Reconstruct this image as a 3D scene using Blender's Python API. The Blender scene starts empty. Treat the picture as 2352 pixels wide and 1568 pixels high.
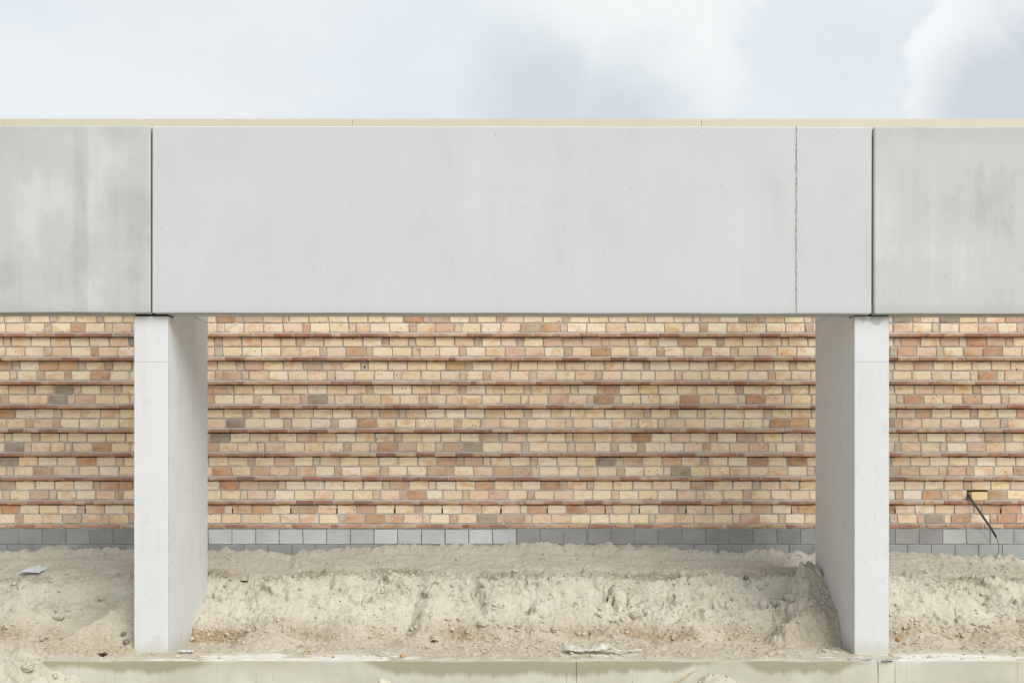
import bpy, bmesh, math, random
import numpy as np
from mathutils import Vector, Matrix

R = math.radians
random.seed(7)
rng = np.random.default_rng(7)
S = bpy.context.scene
COL = S.collection

# ------------------------------------------------------------------ camera, light, exposure
EYE = 1.60                     # eye height above the concrete ledge (z = 0)
FPX, CX, HY = 2286.6, 1176.0, 1106.0   # focal length, centre and horizon of the view in picture units (2352 wide)
cam_d = bpy.data.cameras.new('camera')
cam = bpy.data.objects.new('camera', cam_d)
COL.objects.link(cam)
cam.location = (0, 0, EYE)
cam.rotation_euler = (R(90), 0, 0)
cam_d.sensor_width = 36
cam_d.lens = 36 * FPX / 2352
cam_d.shift_y = (HY - 784) / 2352
cam_d.clip_start = 0.1
cam_d.clip_end = 2000
S.camera = cam

SUN_EL, SUN_AZ = 43, 142       # azimuth clockwise from the viewing direction (behind the camera, to the right)
sun_d = bpy.data.lights.new('sun', 'SUN')
sun_d.energy = 1.5
sun_d.angle = R(42)
sun_d.color = (1.0, 0.985, 0.965)
sun = bpy.data.objects.new('sun', sun_d)
COL.objects.link(sun)
sdir = Vector((math.sin(R(SUN_AZ)) * math.cos(R(SUN_EL)), math.cos(R(SUN_AZ)) * math.cos(R(SUN_EL)), math.sin(R(SUN_EL))))
sun.rotation_euler = sdir.to_track_quat('Z', 'Y').to_euler()
sun.location = (6, -6, 12)
S.view_settings.view_transform = 'Standard'
S.view_settings.look = 'None'
S.view_settings.gamma = 1
S.view_settings.use_curve_mapping = False
EXPOSURE = 1.29
S.view_settings.exposure = EXPOSURE
SKY_STRENGTH = 0.05


def lin(r, g, b):
    f = lambda c: (c / 255) / 12.92 if c <= 10 else (((c / 255) + 0.055) / 1.055) ** 2.4
    return (f(r) * .98, f(g) * .98, f(b) * .98, 1.0)


class NT:
    """short hand for building a node tree"""
    def __init__(s, tree):
        s.t = tree

    def n(s, typ, **kw):
        nd = s.t.nodes.new(typ)
        ins = kw.pop('ins', {})
        for k, v in kw.items():
            setattr(nd, k, v)
        for k, v in ins.items():
            s.put(nd.inputs[k], v)
        return nd

    def put(s, sock, v):
        if isinstance(v, bpy.types.NodeSocket):
            s.t.links.new(v, sock)
        else:
            sock.default_value = v

    def math(s, op, a, b=0.0, c=0.0, clamp=False):
        nd = s.n('ShaderNodeMath', operation=op, use_clamp=clamp)
        s.put(nd.inputs[0], a); s.put(nd.inputs[1], b); s.put(nd.inputs[2], c)
        return nd.outputs[0]

    def vmath(s, op, a, b=(0, 0, 0)):
        nd = s.n('ShaderNodeVectorMath', operation=op)
        s.put(nd.inputs[0], a)
        s.put(nd.inputs[1], b)
        return nd.outputs['Value'] if op in ('DOT_PRODUCT', 'LENGTH', 'DISTANCE') else nd.outputs['Vector']

    def noise(s, vec, scale, detail=4, rough=.55, dist=0.0):
        nd = s.n('ShaderNodeTexNoise', ins={'Vector': vec, 'Scale': scale, 'Detail': detail, 'Roughness': rough, 'Distortion': dist})
        return nd.outputs['Fac']

    def scl(s, vec, xyz):
        return s.vmath('MULTIPLY', vec, xyz)

    def step(s, v, lo, hi, a=0.0, b=1.0):
        nd = s.n('ShaderNodeMapRange', interpolation_type='SMOOTHSTEP')
        s.put(nd.inputs[0], v)
        for i, q in enumerate((lo, hi, a, b)):
            s.put(nd.inputs[i + 1], q)
        return nd.outputs[0]

    def mix(s, f, a, b, mode='MIX'):
        nd = s.n('ShaderNodeMix', data_type='RGBA', blend_type=mode, clamp_factor=True)
        s.put(nd.inputs[0], f); s.put(nd.inputs[6], a); s.put(nd.inputs[7], b)
        return nd.outputs[2]

    def sep(s, v):
        return s.n('ShaderNodeSeparateXYZ', ins={0: v}).outputs

    def pores(s, vec, scale, size, keep):
        """scattered round pits: 1 inside a pit"""
        vo = s.n('ShaderNodeTexVoronoi', ins={'Vector': vec, 'Scale': scale})
        rnd = s.sep(vo.outputs['Color'])
        rad = s.math('MULTIPLY', s.math('LESS_THAN', rnd[0], keep), s.math('MULTIPLY_ADD', rnd[1], size, size * .35))
        return s.step(s.math('SUBTRACT', rad, vo.outputs['Distance']), 0.0, size * .5)


def new_mat(name):
    m = bpy.data.materials.new(name)
    m.use_nodes = True
    t = NT(m.node_tree)
    b = m.node_tree.nodes['Principled BSDF']
    b.inputs['Specular IOR Level'].default_value = 0.25
    return m, t, b


# ------------------------------------------------------------------ sky
W = bpy.data.worlds.new('World')
S.world = W
W.use_nodes = True
t = NT(W.node_tree)
bg = W.node_tree.nodes['Background']
bg.inputs['Strength'].default_value = SKY_STRENGTH
sky = t.n('ShaderNodeTexSky', sky_type='NISHITA', sun_disc=False, sun_elevation=R(SUN_EL), sun_rotation=R(SUN_AZ),
          air_density=1.0, dust_density=1.5, ozone_density=1.0)
d = t.n('ShaderNodeTexCoord').outputs['Generated']
x_, y_, z_ = t.sep(d)
# cloud layer seen in perspective: direction projected on a high sheet
hgt = t.math('ADD', t.math('ABSOLUTE', z_), 0.18)
sheet = t.n('ShaderNodeCombineXYZ', ins={0: t.math('DIVIDE', x_, hgt), 1: t.math('DIVIDE', y_, hgt), 2: 0.3}).outputs[0]
UNIT = 1.0 / 2 ** EXPOSURE / SKY_STRENGTH     # radiance that reads as clear white in the picture


def skycol(r, g, b):
    c = lin(r, g, b)
    return (c[0] * UNIT / .98, c[1] * UNIT / .98, c[2] * UNIT / .98, 1)


pale = t.mix(t.step(z_, .42, .95), skycol(227, 236, 243), skycol(136, 170, 220))
blue = t.mix(0.95, sky.outputs[0], pale)
n1 = t.noise(t.scl(sheet, (1.0, 1.25, 1)), 1.15, 7, .52, .35)
n2 = t.noise(sheet, 3.1, 6, .5, .2)
veil = t.step(t.math('MULTIPLY_ADD', n2, .45, n1), .56, .80)
c = t.mix(t.math('MULTIPLY', veil, .65), blue, skycol(240, 243, 245))


def blob(px, py, rad_px, n, amp, soft):
    v = Vector(((px - CX) / FPX, 1, (HY - py) / FPX)).normalized()
    dd = t.vmath('DISTANCE', d, tuple(v))
    dd = t.math('SUBTRACT', dd, t.math('MULTIPLY', t.math('SUBTRACT', n, .5), amp))
    r = rad_px / FPX * .93
    return t.math('SUBTRACT', 1.0, t.step(dd, r * (1 - soft), r * (1 + soft)))


e1 = t.noise(d, 9, 7, .58, .3)
e2 = t.noise(d, 22, 6, .55, .2)
# big cumulus right of the middle: white head, grey blue belly
head = t.math('MAXIMUM', blob(1420, -30, 250, e1, .20, .45), blob(1560, 60, 150, e1, .2, .6))
belly = t.math('MAXIMUM', blob(1240, 225, 150, e1, .13, .6), blob(1420, 275, 140, e1, .13, .7))
c = t.mix(t.math('MULTIPLY', blob(520, 90, 260, e1, .2, .8), .55), c, skycol(236, 239, 241))     # pale warm bank at the left
c = t.mix(t.math('MULTIPLY', head, .95), c, skycol(244, 247, 248))
c = t.mix(t.math('MULTIPLY', belly, .85), c, skycol(205, 216, 225))
# cumulus at the right: bright upper left rim, shaded body
body = t.math('MAXIMUM', blob(2340, 200, 225, e2, .05, .08), blob(2310, 80, 165, e2, .05, .08))
inner = t.math('MAXIMUM', blob(2375, 250, 215, e1, .06, .40), blob(2375, 120, 130, e1, .06, .7))
shade = t.mix(t.step(t.math('MULTIPLY_ADD', e2, .3, z_), .49, .60), skycol(207, 215, 223), skycol(228, 233, 236))
c = t.mix(t.math('MULTIPLY', body, .95), c, t.mix(inner, skycol(249, 251, 252), shade))
W.node_tree.links.new(c, bg.inputs['Color'])
W.cycles.sampling_method = 'MANUAL'
W.cycles.sample_map_resolution = 512


# ------------------------------------------------------------------ materials
def mat_concrete(name, base, dark, light, blotch=.5, streak=.4, topstain=0.0, ztop=0.0, zbot=0.0, porek=.35, damp=None, seed=0.0, plate=None, smudge=0.0):
    m, t, b = new_mat(name)
    o = t.vmath('ADD', t.n('ShaderNodeTexCoord').outputs['Object'], (seed, 0, 0))
    oz = t.sep(t.n('ShaderNodeTexCoord').outputs['Object'])
    a = t.noise(o, 1.1, 7, .6, .4)
    s1 = t.noise(t.scl(o, (5, 5, .45)), 1.0, 7, .62, .2)
    s2 = t.noise(t.scl(o, (22, 22, 1.2)), 1.0, 5, .6)
    f = t.noise(o, 38, 5, .65)
    w = t.math('MULTIPLY_ADD', t.math('SUBTRACT', s1, .5), streak, t.math('MULTIPLY', t.math('SUBTRACT', a, .5), blotch))
    w = t.math('MULTIPLY_ADD', t.math('SUBTRACT', s2, .5), streak * .35, w)
    w = t.math('MULTIPLY_ADD', t.math('SUBTRACT', f, .5), .10, w)
    if plate:
        for (px0, px1, k) in plate:
            w = t.math('ADD', w, t.math('MULTIPLY', t.math('MULTIPLY', t.step(oz[0], px0 - .015, px0 + .03), t.step(t.math('MULTIPLY_ADD', s1, .25, oz[0]), px1 + .22, px1 + .06)), k))
    c = t.mix(t.step(w, 0.0, .17), base, light)
    c = t.mix(t.step(w, 0.0, -.17), c, dark)
    if smudge:    # rubbed grey patches and mud splash near the foot
        sm = t.noise(t.scl(o, (9, 9, 5)), 1.0, 6, .66, .3)
        c = t.mix(t.math('MULTIPLY', t.step(sm, .56, .68), smudge * .55), c, dark)
        mud = t.step(t.math('MULTIPLY_ADD', sm, .35, t.math('MULTIPLY', oz[2], -1.0)), -.02, .16)
        c = t.mix(t.math('MULTIPLY', mud, .45), c, lin(186, 178, 158))
    if topstain:
        drip = t.math('ADD', t.math('MULTIPLY', s2, .25), t.math('MULTIPLY', s1, .55))
        reach = t.math('MULTIPLY_ADD', drip, 1.9, -.45)
        k = t.step(t.math('ADD', t.math('SUBTRACT', oz[2], ztop), reach), 0.0, .55)
        c = t.mix(t.math('MULTIPLY', k, topstain), c, dark)
    if zbot:
        k = t.step(t.math('SUBTRACT', t.math('SUBTRACT', oz[2], zbot), t.math('MULTIPLY', s1, .10)), .05, -.06)
        c = t.mix(t.math('MULTIPLY', k, .55), c, dark)
    if damp:      # wet patch hanging down from the top edge of the pillar
        zt, dep = damp
        nn = t.noise(t.scl(o, (11, 11, 1.0)), 1.0, 2, .4)
        fr = t.math('LESS_THAN', t.sep(t.n('ShaderNodeNewGeometry').outputs['Normal'])[1], -.5)
        k = t.step(t.math('SUBTRACT', oz[2], t.math('SUBTRACT', zt, t.math('MULTIPLY', t.step(nn, .36, .60, .15, 1.0), dep))), -.004, .004)
        c = t.mix(t.math('MULTIPLY', t.math('MULTIPLY', k, fr), .8), c, lin(166, 167, 163))
    po = t.pores(o, 13, .055, porek)
    po2 = t.pores(t.vmath('ADD', o, (3.3, 1.2, 7.7)), 34, .07, porek * .5)
    p = t.math('MAXIMUM', po, t.math('MULTIPLY', po2, .6))
    c = t.mix(t.math('MULTIPLY', p, .6), c, lin(85, 86, 84))
    t.put(b.inputs['Base Color'], c)
    b.inputs['Roughness'].default_value = .78
    hh = t.math('MULTIPLY_ADD', p, -1.2, t.math('MULTIPLY', f, .5))
    bp = t.n('ShaderNodeBump', ins={'Strength': .28, 'Distance': .004, 'Height': hh})
    t.put(b.inputs['Normal'], bp.outputs[0])
    return m


M_BEAM_L = mat_concrete('concrete_weathered', lin(177, 179, 177), lin(166, 168, 164), lin(189, 191, 190), .85, .36, .55, 1.72, .02, .6, seed=3.1,
                        plate=[(2.9, 3.37, .03), (3.37, 3.47, -.10), (3.50, 3.68, .12), (3.86, 4.12, -.02)])
M_BEAM_C = mat_concrete('concrete_clean', lin(186, 188, 188), lin(178, 180, 179), lin(192, 194, 194), .45, .28, .25, 1.72, .02, .32, seed=11.7)
M_BEAM_R = mat_concrete('concrete_streaked', lin(180, 181, 178), lin(165, 166, 161), lin(191, 192, 190), .75, .36, .6, 1.72, .02, .45, seed=29.3)
M_PIL_L = mat_concrete('concrete_pillar', lin(202, 203, 202), lin(184, 185, 182), lin(208, 209, 208), .3, .22, smudge=.8, zbot=.03, porek=.4, seed=5.0)
M_PIL_R = mat_concrete('concrete_pillar_damp', lin(201, 202, 201), lin(182, 183, 179), lin(207, 208, 207), .3, .26, smudge=.8, zbot=.03, porek=.4, damp=(3.13, .085), seed=17.0)


def mat_plain(name, col, rough=.6, spec=.3, var=.15, scale=20, metal=0.0):
    m, t, b = new_mat(name)
    o = t.n('ShaderNodeTexCoord').outputs['Object']
    n = t.noise(o, scale, 5, .6)
    c2 = tuple(v * (1 - var * 2) for v in col[:3]) + (1,)
    t.put(b.inputs['Base Color'], t.mix(t.step(n, .3, .7), c2, col))
    b.inputs['Roughness'].default_value = rough
    b.inputs['Metallic'].default_value = metal
    b.inputs['Specular IOR Level'].default_value = spec
    bp = t.n('ShaderNodeBump', ins={'Strength': .25, 'Distance': .003, 'Height': n})
    t.put(b.inputs['Normal'], bp.outputs[0])
    return m


M_CRACK = mat_plain('dark_crack', lin(165, 165, 160), .95, .1, .15, 40)
M_PAD = mat_plain('rubber_pad', lin(40, 39, 38), .85)
M_GROUT = mat_plain('grout_seam', lin(184, 185, 182), .9, .2, .14, 60)
M_COPING = mat_plain('cream_coping', lin(198, 189, 168), .45, .4, .02, 3)
M_CONDUIT = mat_plain('grey_conduit', lin(72, 74, 80), .5, .4, .08)
M_WIRE = mat_plain('green_wire', lin(62, 105, 62), .5, .4, .05)
M_STONE = mat_plain('grey_stone', lin(128, 128, 118), .85, .2, .2, 45)
M_OCHRE = mat_plain('ochre_stone', lin(194, 158, 112), .9, .2, .2, 40)
M_PALE = mat_plain('pale_stone', lin(200, 192, 172), .9, .2, .12, 40)
M_DARK = mat_plain('dark_slate', lin(70, 68, 66), .8, .3, .2, 40)
M_LEAF = mat_plain('dry_leaf', lin(134, 82, 58), .7, .2, .2, 60)
M_WEED = mat_plain('dead_weed', lin(84, 64, 56), .9, .1, .2, 60)
M_WOOD = mat_plain('pale_wood', lin(188, 172, 142), .8, .2, .15, 30)
M_TUBE = mat_plain('white_tube', lin(196, 200, 200), .35, .5, .04, 10)
M_CHIP = mat_plain('grey_chip', lin(160, 162, 166), .5, .4, .12, 30)


def mat_film(name, col, trans):
    m, t, b = new_mat(name)
    out = m.node_tree.nodes['Material Output']
    o = t.n('ShaderNodeTexCoord').outputs['Object']
    b.inputs['Base Color'].default_value = col
    b.inputs['Roughness'].default_value = .3
    b.inputs['Specular IOR Level'].default_value = .5
    n = t.noise(o, 30, 4, .6)
    t.put(b.inputs['Normal'], t.n('ShaderNodeBump', ins={'Strength': .4, 'Distance': .004, 'Height': n}).outputs[0])
    tl = t.n('ShaderNodeBsdfTranslucent', ins={'Color': col})
    tp = t.n('ShaderNodeBsdfTransparent')
    m1 = t.n('ShaderNodeMixShader', ins={0: .3, 1: b.outputs[0], 2: tl.outputs[0]})
    m2 = t.n('ShaderNodeMixShader', ins={0: trans, 1: m1.outputs[0], 2: tp.outputs[0]})
    t.put(out.inputs['Surface'], m2.outputs[0])
    return m


M_FILM = mat_film('clear_film', lin(222, 218, 206), .28)
M_SHEET = mat_film('white_sheet', lin(226, 228, 228), .05)


def mat_brick(name, from_object, scale=1.0):
    m, t, b = new_mat(name)
    if from_object:
        col = t.n('ShaderNodeObjectInfo').outputs['Color']
    else:
        col = t.n('ShaderNodeAttribute', attribute_name='tone').outputs['Color']
    pos = t.n('ShaderNodeNewGeometry').outputs['Position']
    off = t.vmath('ADD', pos, t.vmath('MULTIPLY', col, (37, 53, 71)))
    a = t.noise(t.scl(off, (1, 1, 1.5)), 6, 5, .6, .5)
    f = t.noise(off, 45, 5, .65)
    g = t.noise(t.scl(off, (1, 1, 2.2)), 11, 3, .5, .6)
    c = t.mix(t.step(a, .48, .68, 0, .9), col, t.mix(1.0, col, (.86, .70, .56, 1), 'MULTIPLY'))
    c = t.mix(t.step(a, .46, .26, 0, .55), c, t.mix(.5, col, lin(232, 222, 198)))
    c = t.mix(t.step(g, .63, .72, 0, .5), c, t.mix(1.0, col, (.86, .68, .48, 1), 'MULTIPLY'))
    c = t.mix(t.step(f, .40, .22, 0, .5), c, t.mix(1.0, col, (.6, .5, .4, 1), 'MULTIPLY'))
    p1 = t.pores(off, 30, .20, .26)
    p2 = t.pores(t.vmath('ADD', off, (5, 5, 5)), 75, .22, .32)
    p0 = t.pores(t.vmath('ADD', off, (9, 2, 4)), 8, .11, .10)
    c = t.mix(t.math('MULTIPLY', p1, .85), c, lin(70, 56, 54))
    c = t.mix(t.math('MULTIPLY', p0, .8), c, lin(74, 66, 70))
    c = t.mix(t.math('MULTIPLY', p2, .5), c, lin(120, 84, 56))
    t.put(b.inputs['Base Color'], c)
    b.inputs['Roughness'].default_value = .88
    b.inputs['Specular IOR Level'].default_value = .15
    h = t.math('MULTIPLY_ADD', f, .8, t.math('MULTIPLY', t.noise(t.scl(off, (1, 1, 2)), 20, 5, .6, .8), 1.2))
    h = t.math('MULTIPLY_ADD', p1, -.8, h)
    t.put(b.inputs['Normal'], t.n('ShaderNodeBump', ins={'Strength': .55, 'Distance': .006, 'Height': h}).outputs[0])
    return m


M_BRICK = mat_brick('brick_single', True)
M_BRICKS = mat_brick('brick_joined', False)


def mat_block(name, from_object):
    m, t, b = new_mat(name)
    col = t.n('ShaderNodeObjectInfo').outputs['Color'] if from_object else t.n('ShaderNodeAttribute', attribute_name='tone').outputs['Color']
    pos = t.n('ShaderNodeNewGeometry').outputs['Position']
    n = t.noise(pos, 4, 5, .6)
    f = t.noise(pos, 70, 4, .7)
    c = t.mix(t.step(n, .35, .7, 0, .6), col, t.mix(1.0, col, (.80, .80, .79, 1), 'MULTIPLY'))
    c = t.mix(t.step(f, .58, .75, 0, .5), c, t.mix(1.0, col, (1.25, 1.25, 1.25, 1), 'MULTIPLY'))
    c = t.mix(t.step(f, .42, .25, 0, .5), c, t.mix(1.0, col, (.65, .65, .65, 1), 'MULTIPLY'))
    t.put(b.inputs['Base Color'], c)
    b.inputs['Roughness'].default_value = .92
    t.put(b.inputs['Normal'], t.n('ShaderNodeBump', ins={'Strength': .7, 'Distance': .006, 'Height': f}).outputs[0])
    return m


M_BLOCK = mat_block('cement_block', True)
M_BLOCKS = mat_block('cement_blocks', False)


def mat_mortar(name, c1, c2):
    m, t, b = new_mat(name)
    pos = t.n('ShaderNodeNewGeometry').outputs['Position']
    n = t.noise(pos, 5, 6, .65)
    f = t.noise(pos, 90, 4, .7)
    t.put(b.inputs['Base Color'], t.mix(t.step(t.math('MULTIPLY_ADD', f, .4, t.math('MULTIPLY', n, .7)), .4, .72), c1, c2))
    b.inputs['Roughness'].default_value = .95
    t.put(b.inputs['Normal'], t.n('ShaderNodeBump', ins={'Strength': .6, 'Distance': .006, 'Height': f}).outputs[0])
    return m


M_MORTAR = mat_mortar('grey_mortar', lin(166, 163, 158), lin(198, 196, 193))
M_MORTAR2 = mat_mortar('dark_mortar', lin(124, 123, 120), lin(158, 157, 154))


def mat_ledge(name):
    m, t, b = new_mat(name)
    pos = t.n('ShaderNodeNewGeometry').outputs['Position']
    x, y, z = t.sep(pos)
    nor = t.sep(t.n('ShaderNodeNewGeometry').outputs['Normal'])
    a = t.noise(pos, 1.6, 6, .6, .3)
    big = t.noise(t.scl(pos, (.75, .75, 0)), 1.0, 3, .5)
    st = t.noise(t.scl(pos, (16, 16, .7)), 1.0, 5, .6, .15)
    st2 = t.noise(t.scl(pos, (34, 34, 1.6)), 1.0, 4, .6, .1)
    f = t.noise(pos, 45, 5, .65)
    c = t.mix(t.step(a, .35, .7), lin(180, 176, 162), lin(199, 196, 183))
    # damp band hanging from the top edge, its lower border ragged with drips
    zone = t.math('MAXIMUM', t.math('MULTIPLY', t.step(x, -1.5, -.9), t.step(x, 3.35, 2.7)), t.math('MULTIPLY', t.step(x, -2.5, -3.1), .7))
    zone = t.math('MULTIPLY', zone, t.step(big, .28, .60))
    st3 = t.noise(t.scl(pos, (3.2, 3.2, .8)), 1.0, 3, .55)
    depth = t.math('MULTIPLY', zone, t.math('ADD', t.math('MULTIPLY_ADD', st, .09, -.02), t.math('MULTIPLY', st3, .22)))
    wet = t.math('MULTIPLY', t.step(t.math('ADD', z, depth), -.03, .035), t.step(depth, .0, .05))
    c = t.mix(t.math('MULTIPLY', wet, .85), c, lin(146, 138, 117))
    drip = t.math('MULTIPLY', t.step(st2, .60, .70), t.step(a, .40, .62))
    c = t.mix(t.math('MULTIPLY', drip, .6), c, lin(140, 130, 112))
    alg = t.math('MULTIPLY', t.step(z, -.09, -.005), t.step(t.noise(pos, 1.3, 4, .6), .42, .66))
    c = t.mix(t.math('MULTIPLY', alg, .4), c, lin(160, 156, 112))
    rust = t.math('MULTIPLY', t.step(t.noise(t.scl(pos, (7, 7, .2)), 1.0, 3, .5), .66, .74), .5)
    c = t.mix(rust, c, lin(184, 160, 104))
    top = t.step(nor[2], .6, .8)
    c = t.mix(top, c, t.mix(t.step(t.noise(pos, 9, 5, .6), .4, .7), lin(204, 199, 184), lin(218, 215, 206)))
    p = t.pores(pos, 17, .06, .4)
    c = t.mix(t.math('MULTIPLY', p, .55), c, lin(96, 90, 78))
    t.put(b.inputs['Base Color'], c)
    b.inputs['Roughness'].default_value = .85
    t.put(b.inputs['Normal'], t.n('ShaderNodeBump', ins={'Strength': .35, 'Distance': .005, 'Height': t.math('MULTIPLY_ADD', p, -1.0, f)}).outputs[0])
    return m


M_LEDGE = mat_ledge('ledge_concrete')


def mat_sand(name, use_attr=True):
    m, t, b = new_mat(name)
    pos = t.n('ShaderNodeNewGeometry').outputs['Position']
    at = t.n('ShaderNodeAttribute', attribute_name='tone').outputs['Color']
    dp, gr, wh = t.n('ShaderNodeSeparateColor', ins={0: at}).outputs[:3]
    a = t.noise(pos, 3.0, 6, .6, .4)
    f = t.noise(pos, 30, 6, .7)
    g = t.noise(pos, 120, 4, .7)
    base = t.mix(t.step(a, .35, .68), lin(199, 190, 170), lin(210, 203, 186))
    c = t.mix(dp, base, t.mix(t.step(f, .4, .62), lin(152, 132, 98), lin(188, 170, 136)))
    c = t.mix(gr, c, t.mix(t.step(f, .38, .62), lin(138, 129, 108), lin(180, 171, 149)))
    c = t.mix(wh, c, lin(214, 208, 188))
    c = t.mix(t.step(f, .43, .30, 0, .6), c, lin(140, 124, 96))
    h2 = t.noise(pos, 62, 5, .75)
    c = t.mix(t.step(h2, .40, .30, 0, .6), c, lin(118, 104, 80))
    c = t.mix(t.step(h2, .60, .70, 0, .5), c, lin(220, 214, 196))
    c = t.mix(t.step(g, .62, .75, 0, .35), c, lin(215, 208, 192))
    p = t.pores(pos, 34, .20, .14)
    c = t.mix(t.math('MULTIPLY', p, .75), c, lin(104, 92, 76))
    p2 = t.pores(t.vmath('ADD', pos, (4, 4, 4)), 30, .09, .035)
    c = t.mix(p2, c, lin(228, 226, 220))
    t.put(b.inputs['Base Color'], c)
    b.inputs['Roughness'].default_value = .95
    b.inputs['Specular IOR Level'].default_value = .1
    h = t.math('MULTIPLY_ADD', g, .35, f)
    t.put(b.inputs['Normal'], t.n('ShaderNodeBump', ins={'Strength': 1.0, 'Distance': .02, 'Height': h}).outputs[0])
    return m


M_SAND = mat_sand('pale_sand')


# ------------------------------------------------------------------ object helpers
def tag(o, label=None, cat=None, group=None, kind=None):
    for k, v in (('label', label), ('category', cat), ('group', group), ('kind', kind)):
        if v:
            o[k] = v
    return o


def link_mesh(name, me, mat, parent=None, loc=None):
    o = bpy.data.objects.new(name, me)
    if mat is not None and not me.materials:
        me.materials.append(mat)
    COL.objects.link(o)
    if parent is not None:
        o.parent = parent
    if loc is not None:
        o.location = loc
    return o


def bm_obj(name, bm, mat, parent=None, loc=None, smooth=False):
    me = bpy.data.meshes.new(name)
    bmesh.ops.recalc_face_normals(bm, faces=bm.faces)
    bm.to_mesh(me)
    bm.free()
    if smooth:
        for p in me.polygons:
            p.use_smooth = True
    return link_mesh(name, me, mat, parent, loc)


def empty(name, loc):
    o = bpy.data.objects.new(name, None)
    o.empty_display_size = .2
    o.location = loc
    COL.objects.link(o)
    return o


def box(bm, x0, x1, y0, y1, z0, z1):
    vs = [bm.verts.new(p) for p in ((x0, y0, z0), (x1, y0, z0), (x1, y1, z0), (x0, y1, z0), (x0, y0, z1), (x1, y0, z1), (x1, y1, z1), (x0, y1, z1))]
    fs = [bm.faces.new([vs[i] for i in q]) for q in ((0, 3, 2, 1), (4, 5, 6, 7), (0, 1, 5, 4), (1, 2, 6, 5), (2, 3, 7, 6), (3, 0, 4, 7))]
    return vs, fs


def tube(bm, pts, rad, seg=8, caps=True):
    rings = []
    n = len(pts)
    for i, p in enumerate(pts):
        p = Vector(p)
        q = Vector(pts[min(i + 1, n - 1)]) - Vector(pts[max(i - 1, 0)])
        q.normalize()
        a = q.orthogonal().normalized() if abs(q.y) > .99 else q.cross(Vector((0, 1, 0))).normalized()
        bb = q.cross(a)
        r = rad[i] if isinstance(rad, (list, tuple)) else rad
        rings.append([bm.verts.new(p + a * math.cos(2 * math.pi * k / seg) * r + bb * math.sin(2 * math.pi * k / seg) * r) for k in range(seg)])
    for A, B in zip(rings, rings[1:]):
        for k in range(seg):
            bm.faces.new((A[k], A[(k + 1) % seg], B[(k + 1) % seg], B[k]))
    if caps:
        bm.faces.new(rings[0][::-1])
        bm.faces.new(rings[-1])


def at(px, py, D):
    return Vector(((px - CX) / FPX * D, D, EYE - (py - HY) / FPX * D))


# ------------------------------------------------------------------ numpy noise
def _hash(ix, iy, seed):
    h = (ix.astype(np.int64) * 374761393 + iy.astype(np.int64) * 668265263 + seed * 974711) & 0xFFFFFFFF
    h = ((h ^ (h >> 13)) * 1274126177) & 0xFFFFFFFF
    h = ((h ^ (h >> 16)) * 2246822519) & 0xFFFFFFFF
    return ((h ^ (h >> 15)) & 0xFFFFFF) / float(0xFFFFFF)


def gnoise(x, y, seed=0):
    ix, iy = np.floor(x), np.floor(y)
    fx, fy = x - ix, y - iy
    u, v = fx * fx * fx * (fx * (fx * 6 - 15) + 10), fy * fy * fy * (fy * (fy * 6 - 15) + 10)
    out = 0
    for dx in (0, 1):
        for dy in (0, 1):
            a = _hash(ix + dx, iy + dy, seed) * 2 * np.pi
            g = np.cos(a) * (fx - dx) + np.sin(a) * (fy - dy)
            out = out + g * (u if dx else 1 - u) * (v if dy else 1 - v)
    return out * 1.5


def fbm(x, y, oct=5, seed=0, gain=.5, lac=2.03):
    s, a = 0, 1.0
    for i in range(oct):
        s = s + a * gnoise(x, y, seed + i * 17)
        x, y, a = x * lac + 3.7, y * lac + 1.9, a * gain
    return s


def clodn(x, y, seed=0, keep=.5):
    """rounded clods: height 0..1 inside scattered cells"""
    ix, iy = np.floor(x), np.floor(y)
    best = np.zeros_like(x)
    for dx in (-1, 0, 1):
        for dy in (-1, 0, 1):
            cx_, cy_ = ix + dx, iy + dy
            jx, jy = _hash(cx_, cy_, seed), _hash(cx_, cy_, seed + 5)
            r = .18 + .5 * _hash(cx_, cy_, seed + 9) ** 2
            on = _hash(cx_, cy_, seed + 13) < keep
            dd = ((x - cx_ - jx) ** 2 + ((y - cy_ - jy) * 1.0) ** 2) / (r * r)
            h = np.where(on & (dd < 1), np.sqrt(np.clip(1 - dd, 0, 1)) * r * 1.4, 0)
            best = np.maximum(best, h)
    return best


def sst(v, a, b):
    q = np.clip((v - a) / (b - a), 0, 1)
    return q * q * (3 - 2 * q)


# ------------------------------------------------------------------ depths of the place (metres from the camera)
Y_LEDGE, Y_BEAM, Y_PIL, Y_BEAMB, Y_PILB, Y_WALL = 8.89, 9.136, 9.20, 9.334, 10.383, 11.28
PX_WALL = FPX / Y_WALL

# ------------------------------------------------------------------ ground: one sheet, fine where the picture shows it
def axis(parts):
    out = []
    for a, b, st in parts:
        out.append(np.arange(a, b - 1e-6, st))
    return np.concatenate(out)


FINE = 0.0105
xs = np.concatenate([[-400, -150, -60, -25, -14, -10.5], axis([(-9, -6, .05), (-6, 6, FINE), (6, 9.01, .05)]), [10.5, 14, 25, 60, 150, 400]])
ys = np.concatenate([[-400, -150, -60, -25, -12, -6, -2], axis([(0, 7.6, .15), (7.6, 8.4, .04), (8.4, Y_LEDGE - .012, FINE), (Y_LEDGE - .012, Y_LEDGE + .03, .005),
                     (Y_LEDGE + .03, 11.32, FINE)]), [11.36, 11.6, 12.5, 16, 30, 80, 200, 400]])
GX, GY = np.meshgrid(xs, ys)


def zpx(tab, D):
    a = np.array(tab, float)
    return (a[:, 0] - CX) / FPX * D, EYE - (a[:, 1] - HY) / FPX * D


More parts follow.
